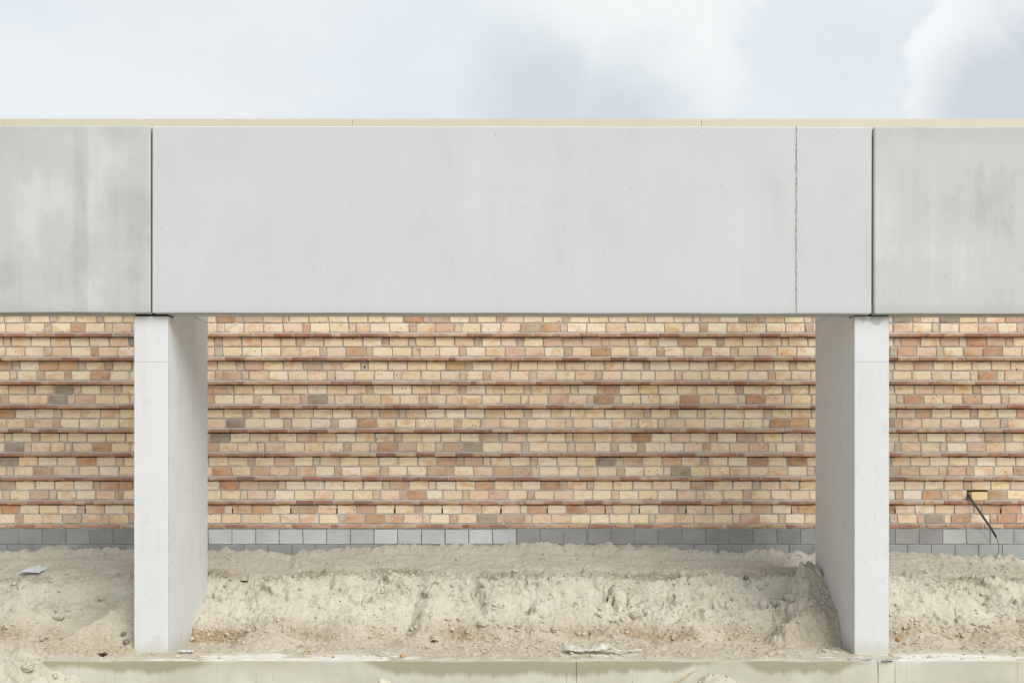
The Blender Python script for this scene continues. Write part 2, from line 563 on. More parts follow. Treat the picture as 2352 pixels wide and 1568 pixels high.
YC0 = 10.40
crest_tab = [(-100, 1348), (0, 1345), (100, 1342), (250, 1334), (380, 1332), (480, 1330), (588, 1341), (650, 1337), (700, 1333), (775, 1325), (950, 1326), (1010, 1331), (1078, 1334),
             (1176, 1334), (1326, 1330), (1501, 1339), (1601, 1333), (1764, 1331), (1900, 1328), (2044, 1332), (2140, 1337), (2239, 1341), (2352, 1342), (2460, 1342)]
wall_tab = [(-100, 1264), (0, 1264), (50, 1263), (92, 1263), (115, 1258), (150, 1257), (225, 1264), (305, 1258), (390, 1263), (478, 1262), (588, 1264), (640, 1268), (660, 1274), (678, 1274), (690, 1264), (763, 1262), (838, 1254),
            (963, 1253), (1088, 1252), (1176, 1249), (1400, 1250), (1451, 1254), (1551, 1261), (1651, 1266), (1701, 1269), (1764, 1264), (1814, 1268), (1870, 1267), (2044, 1267),
            (2140, 1271), (2239, 1277), (2310, 1278), (2352, 1287), (2460, 1290)]
cxx, czz = zpx(crest_tab, YC0)
wxx, wzz = zpx(wall_tab, Y_WALL)
NX = fbm(GX * 1.3, GY * 1.3, 4, 3)
NF = fbm(GX * 5.0, GY * 5.0, 4, 31)
zc = np.interp(GX, cxx, czz)
zw = np.interp(GX, wxx, wzz) + .012 * fbm(GX * 7, GY * 3, 3, 77)
yb = 9.62 + .10 * fbm(GX * .9, GX * 0 + 2.5, 4, 41) + .05 * sst(GX, -4.9, -4.2) * 0
yc = YC0 + .10 * fbm(GX * 1.1, GX * 0 + 7.1, 4, 43)
# left bay: the bank lies further back and flatter
yb = np.where(GX < -3.3, yb - .12, yb)


def seg(y, y0, y1, z0, z1):
    return z0 + (z1 - z0) * np.clip((y - y0) / (y1 - y0), 0, 1)


q = np.clip((GY - yb) / (yc - yb), 0, 1)
bank = np.where(q < .2, q * q * 2.2, .088 + (q - .2) * 1.14)
bank = np.clip(bank, 0, 1) ** .96
Z = .015 + bank * (zc - .015)
u = np.clip((GY - yc) / (Y_WALL - .02 - yc), 0, 1)
topz = zc + (zw - zc) * (u * .86 + .14 * sst(u, .78, .98))
topz = topz - .035 * np.exp(-((u - .62) / .12) ** 2) + .018 * np.exp(-((u - .30) / .07) ** 2) - .03 * np.exp(-((u - .86) / .05) ** 2) * (.6 + .8 * NX)
Z = np.where(GY > yc, topz, Z)
on_bank = sst(q, 0.02, .2) * (1 - sst(u, .02, .10))
on_top = sst(u, 0.0, .08)
strip = np.exp(-((u - .15) / .10) ** 2)        # churned strip behind the crest


def ridge(x0, y0, h0, x1, y1, h1, w0, w1):
    """a ridge from one point to another, h above what is there"""
    dx, dy = x1 - x0, y1 - y0
    L2 = dx * dx + dy * dy
    s_ = np.clip(((GX - x0) * dx + (GY - y0) * dy) / L2, 0, 1)
    px, py = x0 + s_ * dx, y0 + s_ * dy
    dd = np.sqrt((GX - px) ** 2 + (GY - py) ** 2)
    w = w0 + (w1 - w0) * s_
    return (h0 + (h1 - h0) * s_) * np.clip(1 - dd / w, 0, 1) ** 1.1


# pile leaning on the right pillar's left side
pr = np.clip(1 - np.sqrt((GX - 2.99) ** 2 + (GY - 10.17) ** 2) / .22, 0, 1) * .08
zcon = np.interp(GY, [9.22, 9.42, 9.70, 10.0, 10.2, 10.4, 10.7], [-.02, .13, .36, .56, .68, .72, .5])
fill = zcon - .10 * np.clip(3.10 - GX, 0, 9) - .95 * np.clip(2.70 + (GY - 9.55) * .50 + .07 * fbm(GY * 3.1, GX * 0 + 4.0, 3, 871) + .05 * fbm(GX * 9, GY * 9, 3, 873) - GX, 0, 9) + .035 * NF + .022 * fbm(GX * 14, GY * 14, 3, 875) + .035 * clodn(GX * 13, GY * 13, 877, .4) + .02 * clodn(GX * 27, GY * 27, 879, .5)
Z0_ = Z
Z = np.where((GX > 2.2) & (GX < 3.5) & (GY > 9.2) & (GY < 10.75), np.maximum(Z, fill), Z) + pr * (1 + .35 * NF)
pr = np.maximum(pr, (Z - Z0_) * .6)
# clean cut wedge against the left pillar's left side
dleft = np.clip((-3.60 - GX), 0, 9)
wedge_top = .50 - dleft * .62 + .020 * fbm(GX * 4, GY * 0 + 1.0, 4, 881)
wedge = np.minimum(wedge_top, (GY - 9.16) * 1.15)
wedge = np.minimum(wedge, wedge_top - np.clip(GY - 9.62, 0, 9) * .55)
wedge = np.where((GX < -3.45) & (GX > -4.9) & (GY > Y_LEDGE + .1), wedge, -9)
bay_l = np.where(GX < -3.45, np.maximum(Z - .12 * np.exp(-((GX + 4.2) / .5) ** 2) * np.exp(-((GY - 9.95) / .25) ** 2), wedge), Z)
wedge_on = (wedge > Z - .02) * 1.0
Z = np.where(GX < -3.45, bay_l, Z)


# chutes and digger marks in the bank of the middle bay
def groove(px0, D0, px1, D1, depth, w):
    x0, x1 = (px0 - CX) / FPX * D0, (px1 - CX) / FPX * D1
    dx, dy = x1 - x0, D1 - D0
    s_ = np.clip(((GX - x0) * dx + (GY - D0) * dy) / (dx * dx + dy * dy), 0, 1)
    dd = np.sqrt((GX - x0 - s_ * dx) ** 2 + (GY - D0 - s_ * dy) ** 2)
    side = np.sign((GX - x0) * dy - (GY - D0) * dx)
    return depth * np.clip(1 - dd / np.where(side > 0, w * .45, w), 0, 1) * np.sin(np.pi * np.clip(s_ * .9 + .08, 0, 1))


for a in ((962, 10.40, 918, 9.72, .24, .24), (1086, 10.42, 1112, 9.98, .13, .09), (1050, 10.3, 1030, 10.05, .06, .06), (1215, 10.25, 1208, 9.95, .11, .10),
          (1262, 10.30, 1330, 9.98, .09, .10), (1352, 10.32, 1382, 10.05, .14, .11), (1402, 10.34, 1412, 10.02, .13, .05), (1432, 10.33, 1442, 10.08, .12, .05),
          (1636, 10.22, 1640, 10.06, .13, .16), (712, 10.2, 716, 10.08, .1, .06), (650, 10.3, 654, 10.1, .09, .05), (755, 10.42, 762, 10.25, .11, .06), (2250, 10.30, 2256, 10.12, .13, .1),
          (2190, 10.15, 2195, 9.95, .09, .09), (2110, 10.1, 2150, 9.9, .10, .12), (820, 9.95, 870, 9.75, .06, .1), (2320, 10.2, 2350, 9.95, .07, .12),
          (1530, 10.25, 1536, 10.1, .10, .07), (560, 10.3, 566, 10.12, .07, .07), (1760, 10.2, 1765, 10.0, .07, .1)):
    Z = Z - .7 * groove(*a)
# foreground: lower ground in front of the ledge, heap spilling over the ledge's left end, small heap at the right
fg = -.30 + .025 * fbm(GX * 2.2, GY * 2.2, 4, 91)
spill = .13 - np.clip(GX + 4.40, 0, 9) * .62 - np.abs(GY - 8.95) * .30
spill = np.where(GX < -4.40, .13 - np.abs(GY - 8.95) * .35, spill)
spill = spill + .06 * fbm(GX * 4, GY * 4, 4, 95)
fg = np.maximum(fg, spill)
fg = np.maximum(fg, -.085 - .75 * np.abs(GX - 1.80) ** 1.25 - np.clip(8.70 - GY, 0, 9) * .5 - np.clip(GY - 8.76, 0, 1) * .5 + .02 * NF)
fg = np.maximum(fg, -.17 - .9 * np.abs(GX - 4.40) ** 1.2 - np.abs(8.70 - GY) * .5)
# sand on the ledge: thin, with bare concrete in places
ledge_n = fbm(GX * 1.6, GY * 3.0, 4, 61)
bare = np.maximum(np.exp(-((GX + 2.45) / .62) ** 2), np.maximum(np.exp(-((GX + 1.5) / .6) ** 2) * .7, np.exp(-((GX - 3.95) / .55) ** 2) * 1.05))
front = sst(GY, 9.32, 9.10)
thick = .020 + .022 * ledge_n - front * (.030 * bare * 1.5 + .004)
lip = sst(GY, Y_LEDGE + .16, Y_LEDGE)
thick = thick * (1 - .75 * lip) + lip * (.002 + .007 * gnoise(GX * 7, GY * 0, 8) - .010 * bare)
thick = np.where(GY < Y_LEDGE + .009, -.06, thick)
bl = sst(GY, yb - .22, yb)
Zs = np.where(GY < yb, thick * (1 - bl) + np.maximum(thick, Z) * bl, Z)
Zs = np.where(wedge_on > 0, Z, Zs)
Zs = np.where(GX < -4.0, np.maximum(Zs, np.minimum(spill + .02, .15)), Zs)
Z = np.where(GY < Y_LEDGE + .0035, fg, Zs)
Z = np.where(GY > 11.33, np.where(GY > 12, .3, zw), Z)
far = sst(np.abs(GX), 9.0, 12.0)
Z = np.where(GY < Y_LEDGE + .0035, Z, Z * (1 - far) + .3 * far)

# more of the bank's own shapes: a spur beside the chute, a slumped cone, small shelves
def at_xy(px, D):
    return (px - CX) / FPX * D


def cone(px, D, h, w):
    return np.clip(1 - np.sqrt((GX - at_xy(px, D)) ** 2 + (GY - D) ** 2) / w, 0, 1) * h


Z = Z + ridge(at_xy(1000, 10.28), 10.28, .05, at_xy(950, 9.72), 9.72, .09, .22, .24) * (GY > Y_LEDGE + .4)
Z = Z + cone(615, 9.70, .17, .36) + cone(1420, 9.78, .08, .3) + cone(1235, 9.80, .10, .3) + cone(820, 9.75, .09, .3) + cone(1600, 9.72, .07, .28) + cone(2300, 9.75, .10, .3) + cone(2120, 9.78, .12, .35)


def blocks(x, y, seed):
    """broken slabs: every cell has a level and a tilt of its own, with cracks between"""
    ix, iy = np.floor(x), np.floor(y)
    f1 = np.full(x.shape, 9.0); f2 = np.full(x.shape, 9.0); lev = np.zeros_like(x)
    for dx in (-1, 0, 1):
        for dy in (-1, 0, 1):
            cx_, cy_ = ix + dx, iy + dy
            rx, ry = x - cx_ - _hash(cx_, cy_, seed), y - cy_ - _hash(cx_, cy_, seed + 3)
            dd = np.sqrt(rx * rx + ry * ry)
            l_ = (_hash(cx_, cy_, seed + 7) - .5) + rx * (_hash(cx_, cy_, seed + 11) - .5) * 1.6 + ry * (_hash(cx_, cy_, seed + 15) - .5) * 1.6
            near = dd < f1
            f2 = np.where(near, f1, np.minimum(f2, dd))
            lev = np.where(near, l_, lev)
            f1 = np.where(near, dd, f1)
    return lev, f2 - f1


VB = GY + .8 * Z                      # runs up the slope with about its true length
wx_, wy_ = .10 * fbm(GX * 5, VB * 5, 3, 811), .10 * fbm(GX * 5, VB * 5, 3, 821)
l1, c1 = blocks((GX + wx_) * 3.6, (VB + wy_) * 4.2, 831)
l2, c2 = blocks((GX + wx_) * 9, (VB + wy_) * 10, 841)
l3, c3 = blocks((GX + wx_ * .5) * 22, (VB + wy_ * .5) * 24, 851)
broken = sst(fbm(GX * 1.1, VB * 1.8, 3, 861) + .6 * (q - .5), -.02, .40)
amp = on_bank
smooth_chute = np.clip(groove(958, 10.36, 925, 9.80, 1.0, .16) + groove(850, 9.95, 815, 9.75, 1.0, .10) + groove(1475, 10.0, 1460, 9.8, .8, .12), 0, 1)
rough = amp * (1 - .8 * smooth_chute)
bankd = rough * (.035 * fbm(GX * 1.5, VB * 2.2, 3, 201) + .014 * fbm(GX * 5, VB * 6, 4, 211) + .006 * fbm(GX * 22, VB * 24, 3, 219))
bankd = bankd + rough * broken * (.060 * l1 + .026 * l2 - .030 * sst(c1, .10, .0) * sst(l1, -.3, .3)) + rough * broken * .010 * l3
low = amp * (1 - sst(q, .25, .7))
cl = rough * (.040 * clodn(GX * 7, VB * 7, 301, .10) + (.5 + .5 * broken + .5 * low) * (.028 * clodn(GX * 15 + .3, VB * 15, 311, .26) + .020 * clodn(GX * 29, VB * 29, 321, .42)))
topd = on_top * (.016 * clodn(GX * 14, GY * 17, 407, .22) + .016 * clodn(GX * 27, GY * 30, 409, .3) + .020 * fbm(GX * 2.2, GY * 7, 4, 401) + .007 * fbm(GX * 8, GY * 16, 3, 411)) + strip * (.030 * fbm(GX * 7, GY * 9, 4, 421) + .04 * clodn(GX * 12, GY * 13, 431, .45) + .03 * clodn(GX * 22, GY * 22, 433, .5))
back = sst(u, .80, .92) * (.016 * fbm(GX * 8, GY * 10, 4, 441) + .03 * clodn(GX * 11, GY * 11, 443, .4))
fgm = (GY < Y_LEDGE + .0035) * 1.0
fgd = fgm * sst(Z, -.28, -.16) * (.025 * fbm(GX * 6, GY * 6, 4, 501) + .05 * clodn(GX * 9, GY * 9, 503, .4)) + fgm * .03 * clodn(GX * 14, GY * 14, 505, .2)
lm = (1 - on_bank) * (1 - on_top) * (1 - fgm) * sst(Z, .004, .02)
ld = lm * (.010 * fbm(GX * 9, GY * 9, 3, 601) + .030 * clodn(GX * 12, GY * 12, 603, .16) + .024 * clodn(GX * 26, GY * 26, 605, .22))
dzy, dzx = np.gradient(Z, ys, xs)
dzy, dzx = np.clip(dzy, -1.4, 1.4) * amp, np.clip(dzx, -1.4, 1.4) * amp
nl = np.sqrt(1 + dzx ** 2 + dzy ** 2)
disp = bankd * (1 - .75 * wedge_on) + cl * (1 - .5 * wedge_on)
Z = Z + disp / nl + topd + back + fgd + ld
ok = (GY < 11.26) & (np.abs(GX) < 9.1) & (GY > 7.5)
JX = np.where(ok & (fgm < .5), -disp * dzx / nl, 0)
JY = np.where(ok & (fgm < .5), -disp * dzy / nl, 0)

# tone: r = damp yellow sand, g = churned grey earth, b = whitish dry crust
damp = np.clip(sst(Z, .26, .06) * on_bank * (.75 + .9 * NX), 0, 1)
damp = np.maximum(damp, lm * .30)
damp = np.maximum(damp, .65 * wedge_on * sst(Z, .40, .05))
grey = np.clip(strip * (.45 + .8 * NX) + .12 * on_top + .18 * sst(pr, .03, .15), 0, .9)
white = np.clip(amp * sst(q, .25, .6) * (.45 + .5 * NF) + fgm * .25, 0, .9) * (GX > -3.4) + (GX <= -3.4) * .15
damp = np.where((fgm > .5) & (Z < -.2), .25, damp)


def grid_mesh(name, X, Y, Zz, tone):
    ny, nx = X.shape
    me = bpy.data.meshes.new(name)
    co = np.stack([X, Y, Zz], -1).reshape(-1, 3).astype(np.float32)
    idx = np.arange(nx * ny).reshape(ny, nx)
    f = np.stack([idx[:-1, :-1], idx[:-1, 1:], idx[1:, 1:], idx[1:, :-1]], -1).reshape(-1, 4).astype(np.int32)
    me.vertices.add(len(co)); me.vertices.foreach_set('co', co.ravel())
    me.loops.add(f.size); me.loops.foreach_set('vertex_index', f.ravel())
    me.polygons.add(len(f))
    me.polygons.foreach_set('loop_start', np.arange(0, f.size, 4, dtype=np.int32))
    me.polygons.foreach_set('use_smooth', np.ones(len(f), bool))
    a = me.attributes.new('tone', 'FLOAT_COLOR', 'POINT')
    a.data.foreach_set('color', np.concatenate([tone, np.ones((len(tone), 1))], 1).astype(np.float32).ravel())
    me.update(calc_edges=True)
    return me


tone = np.stack([damp, grey, white], -1).reshape(-1, 3)
ground = link_mesh('ground', grid_mesh('ground', GX + JX, GY + JY, Z, tone), M_SAND)
tag(ground, 'pale dug sand banked up between the concrete ledge and the brick wall', 'sand', None, 'structure')


def gz(x, y):
    i = int(np.clip(np.searchsorted(xs, x) - 1, 0, len(xs) - 2)); j = int(np.clip(np.searchsorted(ys, y) - 1, 0, len(ys) - 2))
    fx, fy = (x - xs[i]) / (xs[i + 1] - xs[i]), (y - ys[j]) / (ys[j + 1] - ys[j])
    z = (Z[j, i] * (1 - fx) + Z[j, i + 1] * fx) * (1 - fy) + (Z[j + 1, i] * (1 - fx) + Z[j + 1, i + 1] * fx) * fy
    if Y_LEDGE - .01 < y < 9.6 and x > -4.9:
        z = max(z, 0.0)
    return z


def spot(px, py, d0=8.3):
    """where the line of sight through a picture point meets the ground"""
    D = d0
    while D < 11.27:
        p = at(px, py, D)
        if p.z <= gz(p.x, p.y):
            return Vector((p.x, p.y, gz(p.x, p.y)))
        D += .006
    return at(px, py, 11.2)


# ------------------------------------------------------------------ concrete ledge under the pillars
ledge = empty('concrete_ledge', (0, Y_LEDGE, 0))
tag(ledge, 'long low concrete ledge with damp stains under both pillars', 'ledge', None, 'thing')
cuts = [-5.6, (1323 - CX) / FPX * Y_LEDGE, (2016 - CX) / FPX * Y_LEDGE, 8.5]
for i in range(3):
    bm = bmesh.new()
    x0, x1 = cuts[i] + .0015, cuts[i + 1] - .0015
    box(bm, x0, x1, 0, 1.0, -.6, 0)
    bmesh.ops.bevel(bm, geom=[e for e in bm.edges], offset=.006, segments=2, affect='EDGES')
    bmesh.ops.subdivide_edges(bm, edges=[e for e in bm.edges if e.calc_length() > 1], cuts=30)
    for v in bm.verts:
        if v.co.y < .05 and v.co.z > -.05:
            v.co.z += .003 * math.sin(v.co.x * 9) * math.sin(v.co.x * 3.1)
    bm_obj('ledge_section', bm, M_LEDGE, ledge)
bm = bmesh.new()
box(bm, -5.5, 8.4, .02, .9, -.58, -.02)
bm_obj('ledge_core', bm, M_MORTAR2, ledge)

# ------------------------------------------------------------------ pillars
GAP = {}


def pillar(pxl, pxr, mat, label, lean):
    xl, xr = (pxl - CX) / FPX * Y_PIL, (pxr - CX) / FPX * Y_PIL
    cx_ = (xl + xr) / 2
    hw = (xr - xl) / 2
    root = empty('concrete_pillar', (cx_, Y_PIL, 0))
    tag(root, label, 'pillar', 'concrete pillars under the beams', 'thing')
    dep = Y_PILB - Y_PIL
    zn = 3.128                     # top of the front part that carries the beams
    back0 = Y_BEAMB - Y_PIL + .015
    zr = 4.90                      # top of the rear part behind the beams
    bm = bmesh.new()
    # front nib with form joint groove, then the rear upstand
    prof = [(-.3, 0), (2.703, 0), (2.7045, .003), (2.7075, .003), (2.709, 0), (zn, 0)]
    c = .009
    rings = []
    for z, ins in prof:
        pts = [(-hw + c, ins), (hw - c, ins), (hw, c), (hw, dep - c), (hw - c, dep), (-hw + c, dep), (-hw, dep - c), (-hw, c)]
        rings.append([bm.verts.new((x, y, z)) for x, y in pts])
    for A, B in zip(rings, rings[1:]):
        for k in range(8):
            bm.faces.new((A[k], A[(k + 1) % 8], B[(k + 1) % 8], B[k]))
    bm.faces.new(rings[0][::-1]); bm.faces.new(rings[-1])
    bm_obj('shaft', bm, mat, root)
    bm = bmesh.new()
    box(bm, -hw + .0005, hw - .0005, back0, dep - .0005, zn, 3.245)
    bm_obj('upstand_base', bm, mat, root)
    bm = bmesh.new()
    box(bm, -hw, hw, back0, dep, 3.2495, zr)
    bm_obj('upstand', bm, mat, root)
    bm = bmesh.new()
    box(bm, -hw + .006, hw - .006, back0 + .004, dep - .006, 3.24, 3.26)
    bm_obj('joint', bm, M_GROUT, root)
    # two dark bearing pads, one under each beam end
    for sx in (-1, 1):
        bm = bmesh.new()
        xa, xb = sorted((sx * .014, sx * (hw - .012)))
        box(bm, xa, xb, .012, back0 + .01, zn, zn + .0165)
        bm_obj('bearing_pad', bm, M_PAD, root)
    # ragged grout lips along the two front edges
    bm = bmesh.new()
    for sx in (1, -1):
        z = .04
        while z < 3.10:
            h = random.uniform(.006, .03)
            wv = random.uniform(.0015, .0045)
            xx = sx * (hw - c * .5) + random.uniform(-.001, .001)
            box(bm, xx - wv, xx + wv, c * .25, c * .8, z, z + h)
            z += h
    bm_obj('edge_lip', bm, M_GROUT, root)
    return root


pillar(307, 387.5, M_PIL_L, 'pale concrete pillar with its sunlit right flank, sand wedge on its left side', 0)
pillar(1962, 2043, M_PIL_R, 'pale concrete pillar with a damp patch at its head and a shaded left flank', 0)


# ------------------------------------------------------------------ beams
def beam(pa, pb, mat, label, seam=None, line=None):
    """pa, pb: (x, z bottom, z top) of the two ends on the front face"""
    (xa, z0a, z1a), (xb, z0b, z1b) = pa, pb
    root = empty('concrete_beam', (xa, Y_BEAM, z0a))
    tag(root, label, 'beam', 'concrete beams on the pillars', 'thing')
    L = xb - xa
    H = z1a - z0a
    D = Y_BEAMB - Y_BEAM
    prof = [(.008, 0), (0, .008), (0, H - .012), (.010, H), (D - .01, H), (D, H - .01), (D, .008), (D - .008, 0), (.072, 0), (.070, .045), (.012, .045), (.010, 0)]
    bm = bmesh.new()
    rings = []
    stations = [(0, .012), (.012, 0)] + [(L * k / 40, 0) for k in range(1, 40)] + [(L - .012, 0), (L, .012)]
    for x, ins in stations:
        ring = []
        for (py, pz) in prof:
            yy = py + ins * (1 - 2 * py / D)
            zz = pz + ins * (1 - 2 * pz / H)
            wob = .0022 * math.sin(x * 5.1 + 1) * math.sin(x * 1.7) if pz > H * .9 else .0015 * math.sin(x * 4.3)
            ring.append(bm.verts.new((x, yy, zz + wob)))
        rings.append(ring)
    n = len(prof)
    for A, B in zip(rings, rings[1:]):
        for k in range(n):
            bm.faces.new((A[k], A[(k + 1) % n], B[(k + 1) % n], B[k]))
    bm.faces.new(rings[0][::-1]); bm.faces.new(rings[-1])
    bm_obj('slab', bm, mat, root)
    root.rotation_euler = (0, -math.atan2(z0b - z0a, L), 0)
    if seam is not None:      # bleeding grout line cast down the face: many little lumps and pits
        bm = bmesh.new()
        sx = seam - xa
        z = .012
        while z < H - .02:
            hgt_ = random.uniform(.008, .03)
            k = max(0.0, math.sin((z / H) ** 1.3 * 3.1))
            w = .003 + .007 * random.random() ** 2 * (.2 + k)
            o = random.uniform(-.004, .004)
            vs, fs = box(bm, sx + o - w, sx + o + w, -.002 - .003 * random.random(), .003, z, z + hgt_)
            for v in vs:
                v.co.x += random.uniform(-.003, .003)
                v.co.z += random.uniform(-.003, .003)
            z += hgt_ * .9
        bm_obj('grout_seam', bm, M_GROUT, root)
        bm = bmesh.new()
        z = .02
        while z < H - .03:
            h = random.uniform(.02, .10)
            o = random.uniform(-.002, .002)
            box(bm, sx + o - .0013, sx + o + .0013, -.0062, -.001, z, z + h)
            z += h + random.uniform(.01, .06)
        bm_obj('seam_crack', bm, M_CRACK, root)
    if line is not None:
        bm = bmesh.new()
        sx = line - xa
        for k in range(24):
            z = H * k / 24
            box(bm, sx - .0015 + .0008 * math.sin(k), sx + .0015 + .0008 * math.sin(k), -.0012, .002, z + .012, z + H / 24 + .0115)
        bm_obj('form_line', bm, M_GROUT, root)
    return root


def bx(px):
    return (px - CX) / FPX * Y_BEAM


def bz(py):
    return EYE - (py - HY) / FPX * Y_BEAM


beam((-7.4, bz(718.3), bz(288.0)), (bx(344.5), bz(718.3), bz(288.0)), M_BEAM_L, 'mottled grey concrete beam reaching from the left edge to the pillar beside the sand wedge')
beam((bx(348.5), bz(719.0), bz(289.0)), (bx(2002.5), bz(721.0), bz(291.0)), M_BEAM_C, 'smooth light grey concrete beam spanning both pillars, with a ragged vertical seam', seam=bx(1829))
beam((bx(2007.5), bz(721.0), bz(290.5)), (7.6, bz(721.0), bz(290.5)), M_BEAM_R, 'grey concrete beam with pale drip streaks along its top, beyond the damp topped pillar')

# ------------------------------------------------------------------ brick wall
wall = empty('brick_wall', (0, Y_WALL, 0))
tag(wall, 'yellow and orange brick wall with thin projecting courses on a grey block plinth', 'wall', None, 'thing')
XW = 9.0
Z0, REP = 1.077, .2703
TH, BR = .036, .0965
HOLE = ((2222 - CX) / PX_WALL, (2268 - CX) / PX_WALL)
ZTOP = 5.45
STRETCH = [lin(*c) for c in ((238, 222, 194), (235, 214, 180), (233, 208, 170), (239, 226, 204), (235, 216, 186), (231, 200, 162), (230, 196, 160), (227, 191, 158), (226, 192, 166), (221, 182, 152), (238, 223, 194), (240, 229, 209), (236, 217, 185), (238, 225, 200), (232, 208, 176), (233, 206, 166), (236, 212, 172))]
WARM = [lin(*c) for c in ((216, 174, 142), (206, 162, 132), (196, 164, 136), (206, 150, 118), (220, 176, 152), (190, 162, 138), (182, 165, 145))]
HEAD = [lin(*c) for c in ((212, 188, 162), (206, 175, 152), (218, 196, 168), (202, 168, 140), (224, 204, 174), (198, 180, 162), (210, 168, 138), (228, 210, 180))]
THIN = [lin(*c) for c in ((222, 176, 142), (206, 152, 124), (228, 188, 152), (198, 142, 118), (232, 196, 158), (214, 162, 130), (186, 138, 116), (222, 178, 144), (234, 202, 164))]


def toward(cs, q_, f_):
    e = lin(*q_)
    return [tuple(a + (b - a) * f_ for a, b in zip(c, e)) for c in cs]


STRETCH = toward(STRETCH, (244, 228, 202), .40)
WARM = toward(WARM, (226, 196, 168), .45)
HEAD = toward(HEAD, (228, 208, 182), .28)
THIN = toward(THIN, (120, 80, 62), .20)
WARM += [lin(214, 168, 128), lin(202, 156, 118), lin(216, 174, 138), lin(208, 160, 122), lin(194, 156, 120), lin(220, 178, 140), lin(172, 160, 142)]
THIN = toward(THIN, (110, 72, 54), .18)


def dull(cs, k):
    return [tuple(a * (1 - k) + k * (.3 * c[0] + .55 * c[1] + .15 * c[2]) for a in c[:3]) + (1,) for c in cs]


def warmer(cs):
    return [(c[0] * 1.03, c[1] * 1.003, c[2] * .95, 1) for c in cs]


STRETCH, WARM, HEAD, THIN = warmer(dull(STRETCH, .10)), dull(WARM, .10), warmer(dull(HEAD, .14)), dull(THIN, .10)


def jit(c, s=.07):
    k = random.uniform(1 - s, 1 + s)
    return (c[0] * k, c[1] * k * random.uniform(.97, 1.03), c[2] * k * random.uniform(.93, 1.07), 1)


def brick_shape(w, h, depth, seed, nx=3):
    """a hand made brick: uneven outline, worn arris, slightly bulging face (front at y = 0, back open)"""
    r = random.Random(seed)
    out = []
    def edge(p0, p1, n):
        for k in range(n):
            f = k / n
            out.append((p0[0] + (p1[0] - p0[0]) * f, p0[1] + (p1[1] - p0[1]) * f))
    a, b = w / 2, h / 2
    ch = [r.choice((.003, .004, .005, .008, .015)) for _ in range(4)]
    ch = [min(q_, h * .25) for q_ in ch]
    P = [(-a + ch[0], -b), (a - ch[1], -b), (a, -b + ch[1]), (a, b - ch[2]), (a - ch[2], b), (-a + ch[3], b), (-a, b - ch[3]), (-a, -b + ch[0])]
    # long edges get one or two extra points
    pts = []
    for i in range(8):
        p0, p1 = P[i], P[(i + 1) % 8]
        pts.append(p0)
        if i in (0, 4) and nx > 1:
            f = r.uniform(.3, .7)
            pts.append((p0[0] + (p1[0] - p0[0]) * f, p0[1]))
    j = .0028
    pts = [(x + r.uniform(-j, j), z + r.uniform(-j, j)) for x, z in pts]
    n = len(pts)
    ins = .005
    V = []
    for x, z in pts:
        V.append((x, depth, z))
    for x, z in pts:
        V.append((x, .004 + r.uniform(-.001, .002), z))
    for x, z in pts:
        V.append((x - math.copysign(ins, x) * (abs(x) > ins), r.uniform(-.0015, .0015), z - math.copysign(ins, z)))
    F = []
    for lvl in (0, 1):
        for k in range(n):
            A, B = lvl * n + k, lvl * n + (k + 1) % n
            F.append((A, B, B + n, A + n))
    F.append(tuple(range(2 * n, 3 * n)))
    return V, F


def shape_mesh(name, V, F, mat):
    me = bpy.data.meshes.new(name)
    me.from_pydata(V, [], F)
    me.update()
    me.materials.append(mat)
    return me


KINDS = {}
for kind, (w, h, dep) in {'brick': (.2055, BR, .10), 'half_brick': (.068, BR, .10), 'thin_brick': (.2115, TH, .10), 'short_thin_brick': (.074, TH, .10)}.items():
    sh = [brick_shape(w, h, dep, 1000 + k, 3 if w > .1 else 1) for k in range(9)]
    KINDS[kind] = [(V, F, shape_mesh(kind, V, F, M_BRICK), w) for V, F in sh]

placed = []      # (kind, x centre, z centre, width scale, proud, colour)


def row_cells(start, end, full, half, joint, p_half):
    x = start
    cells = []
    run = 0
    while x < end:
        if run >= 1 and random.random() < p_half * (1 + .35 * run):
            w, kd, run = half * random.uniform(.92, 1.12), 'h', 0
        elif random.random() < .035:
            w, kd, run = full * random.uniform(.68, .82), 'f', run + 1
        else:
            w, kd, run = full * random.uniform(.985, 1.015), 'f', run + 1
        cells.append((x, x + w, kd))
        x += w + joint * random.uniform(.8, 1.25)
    return cells


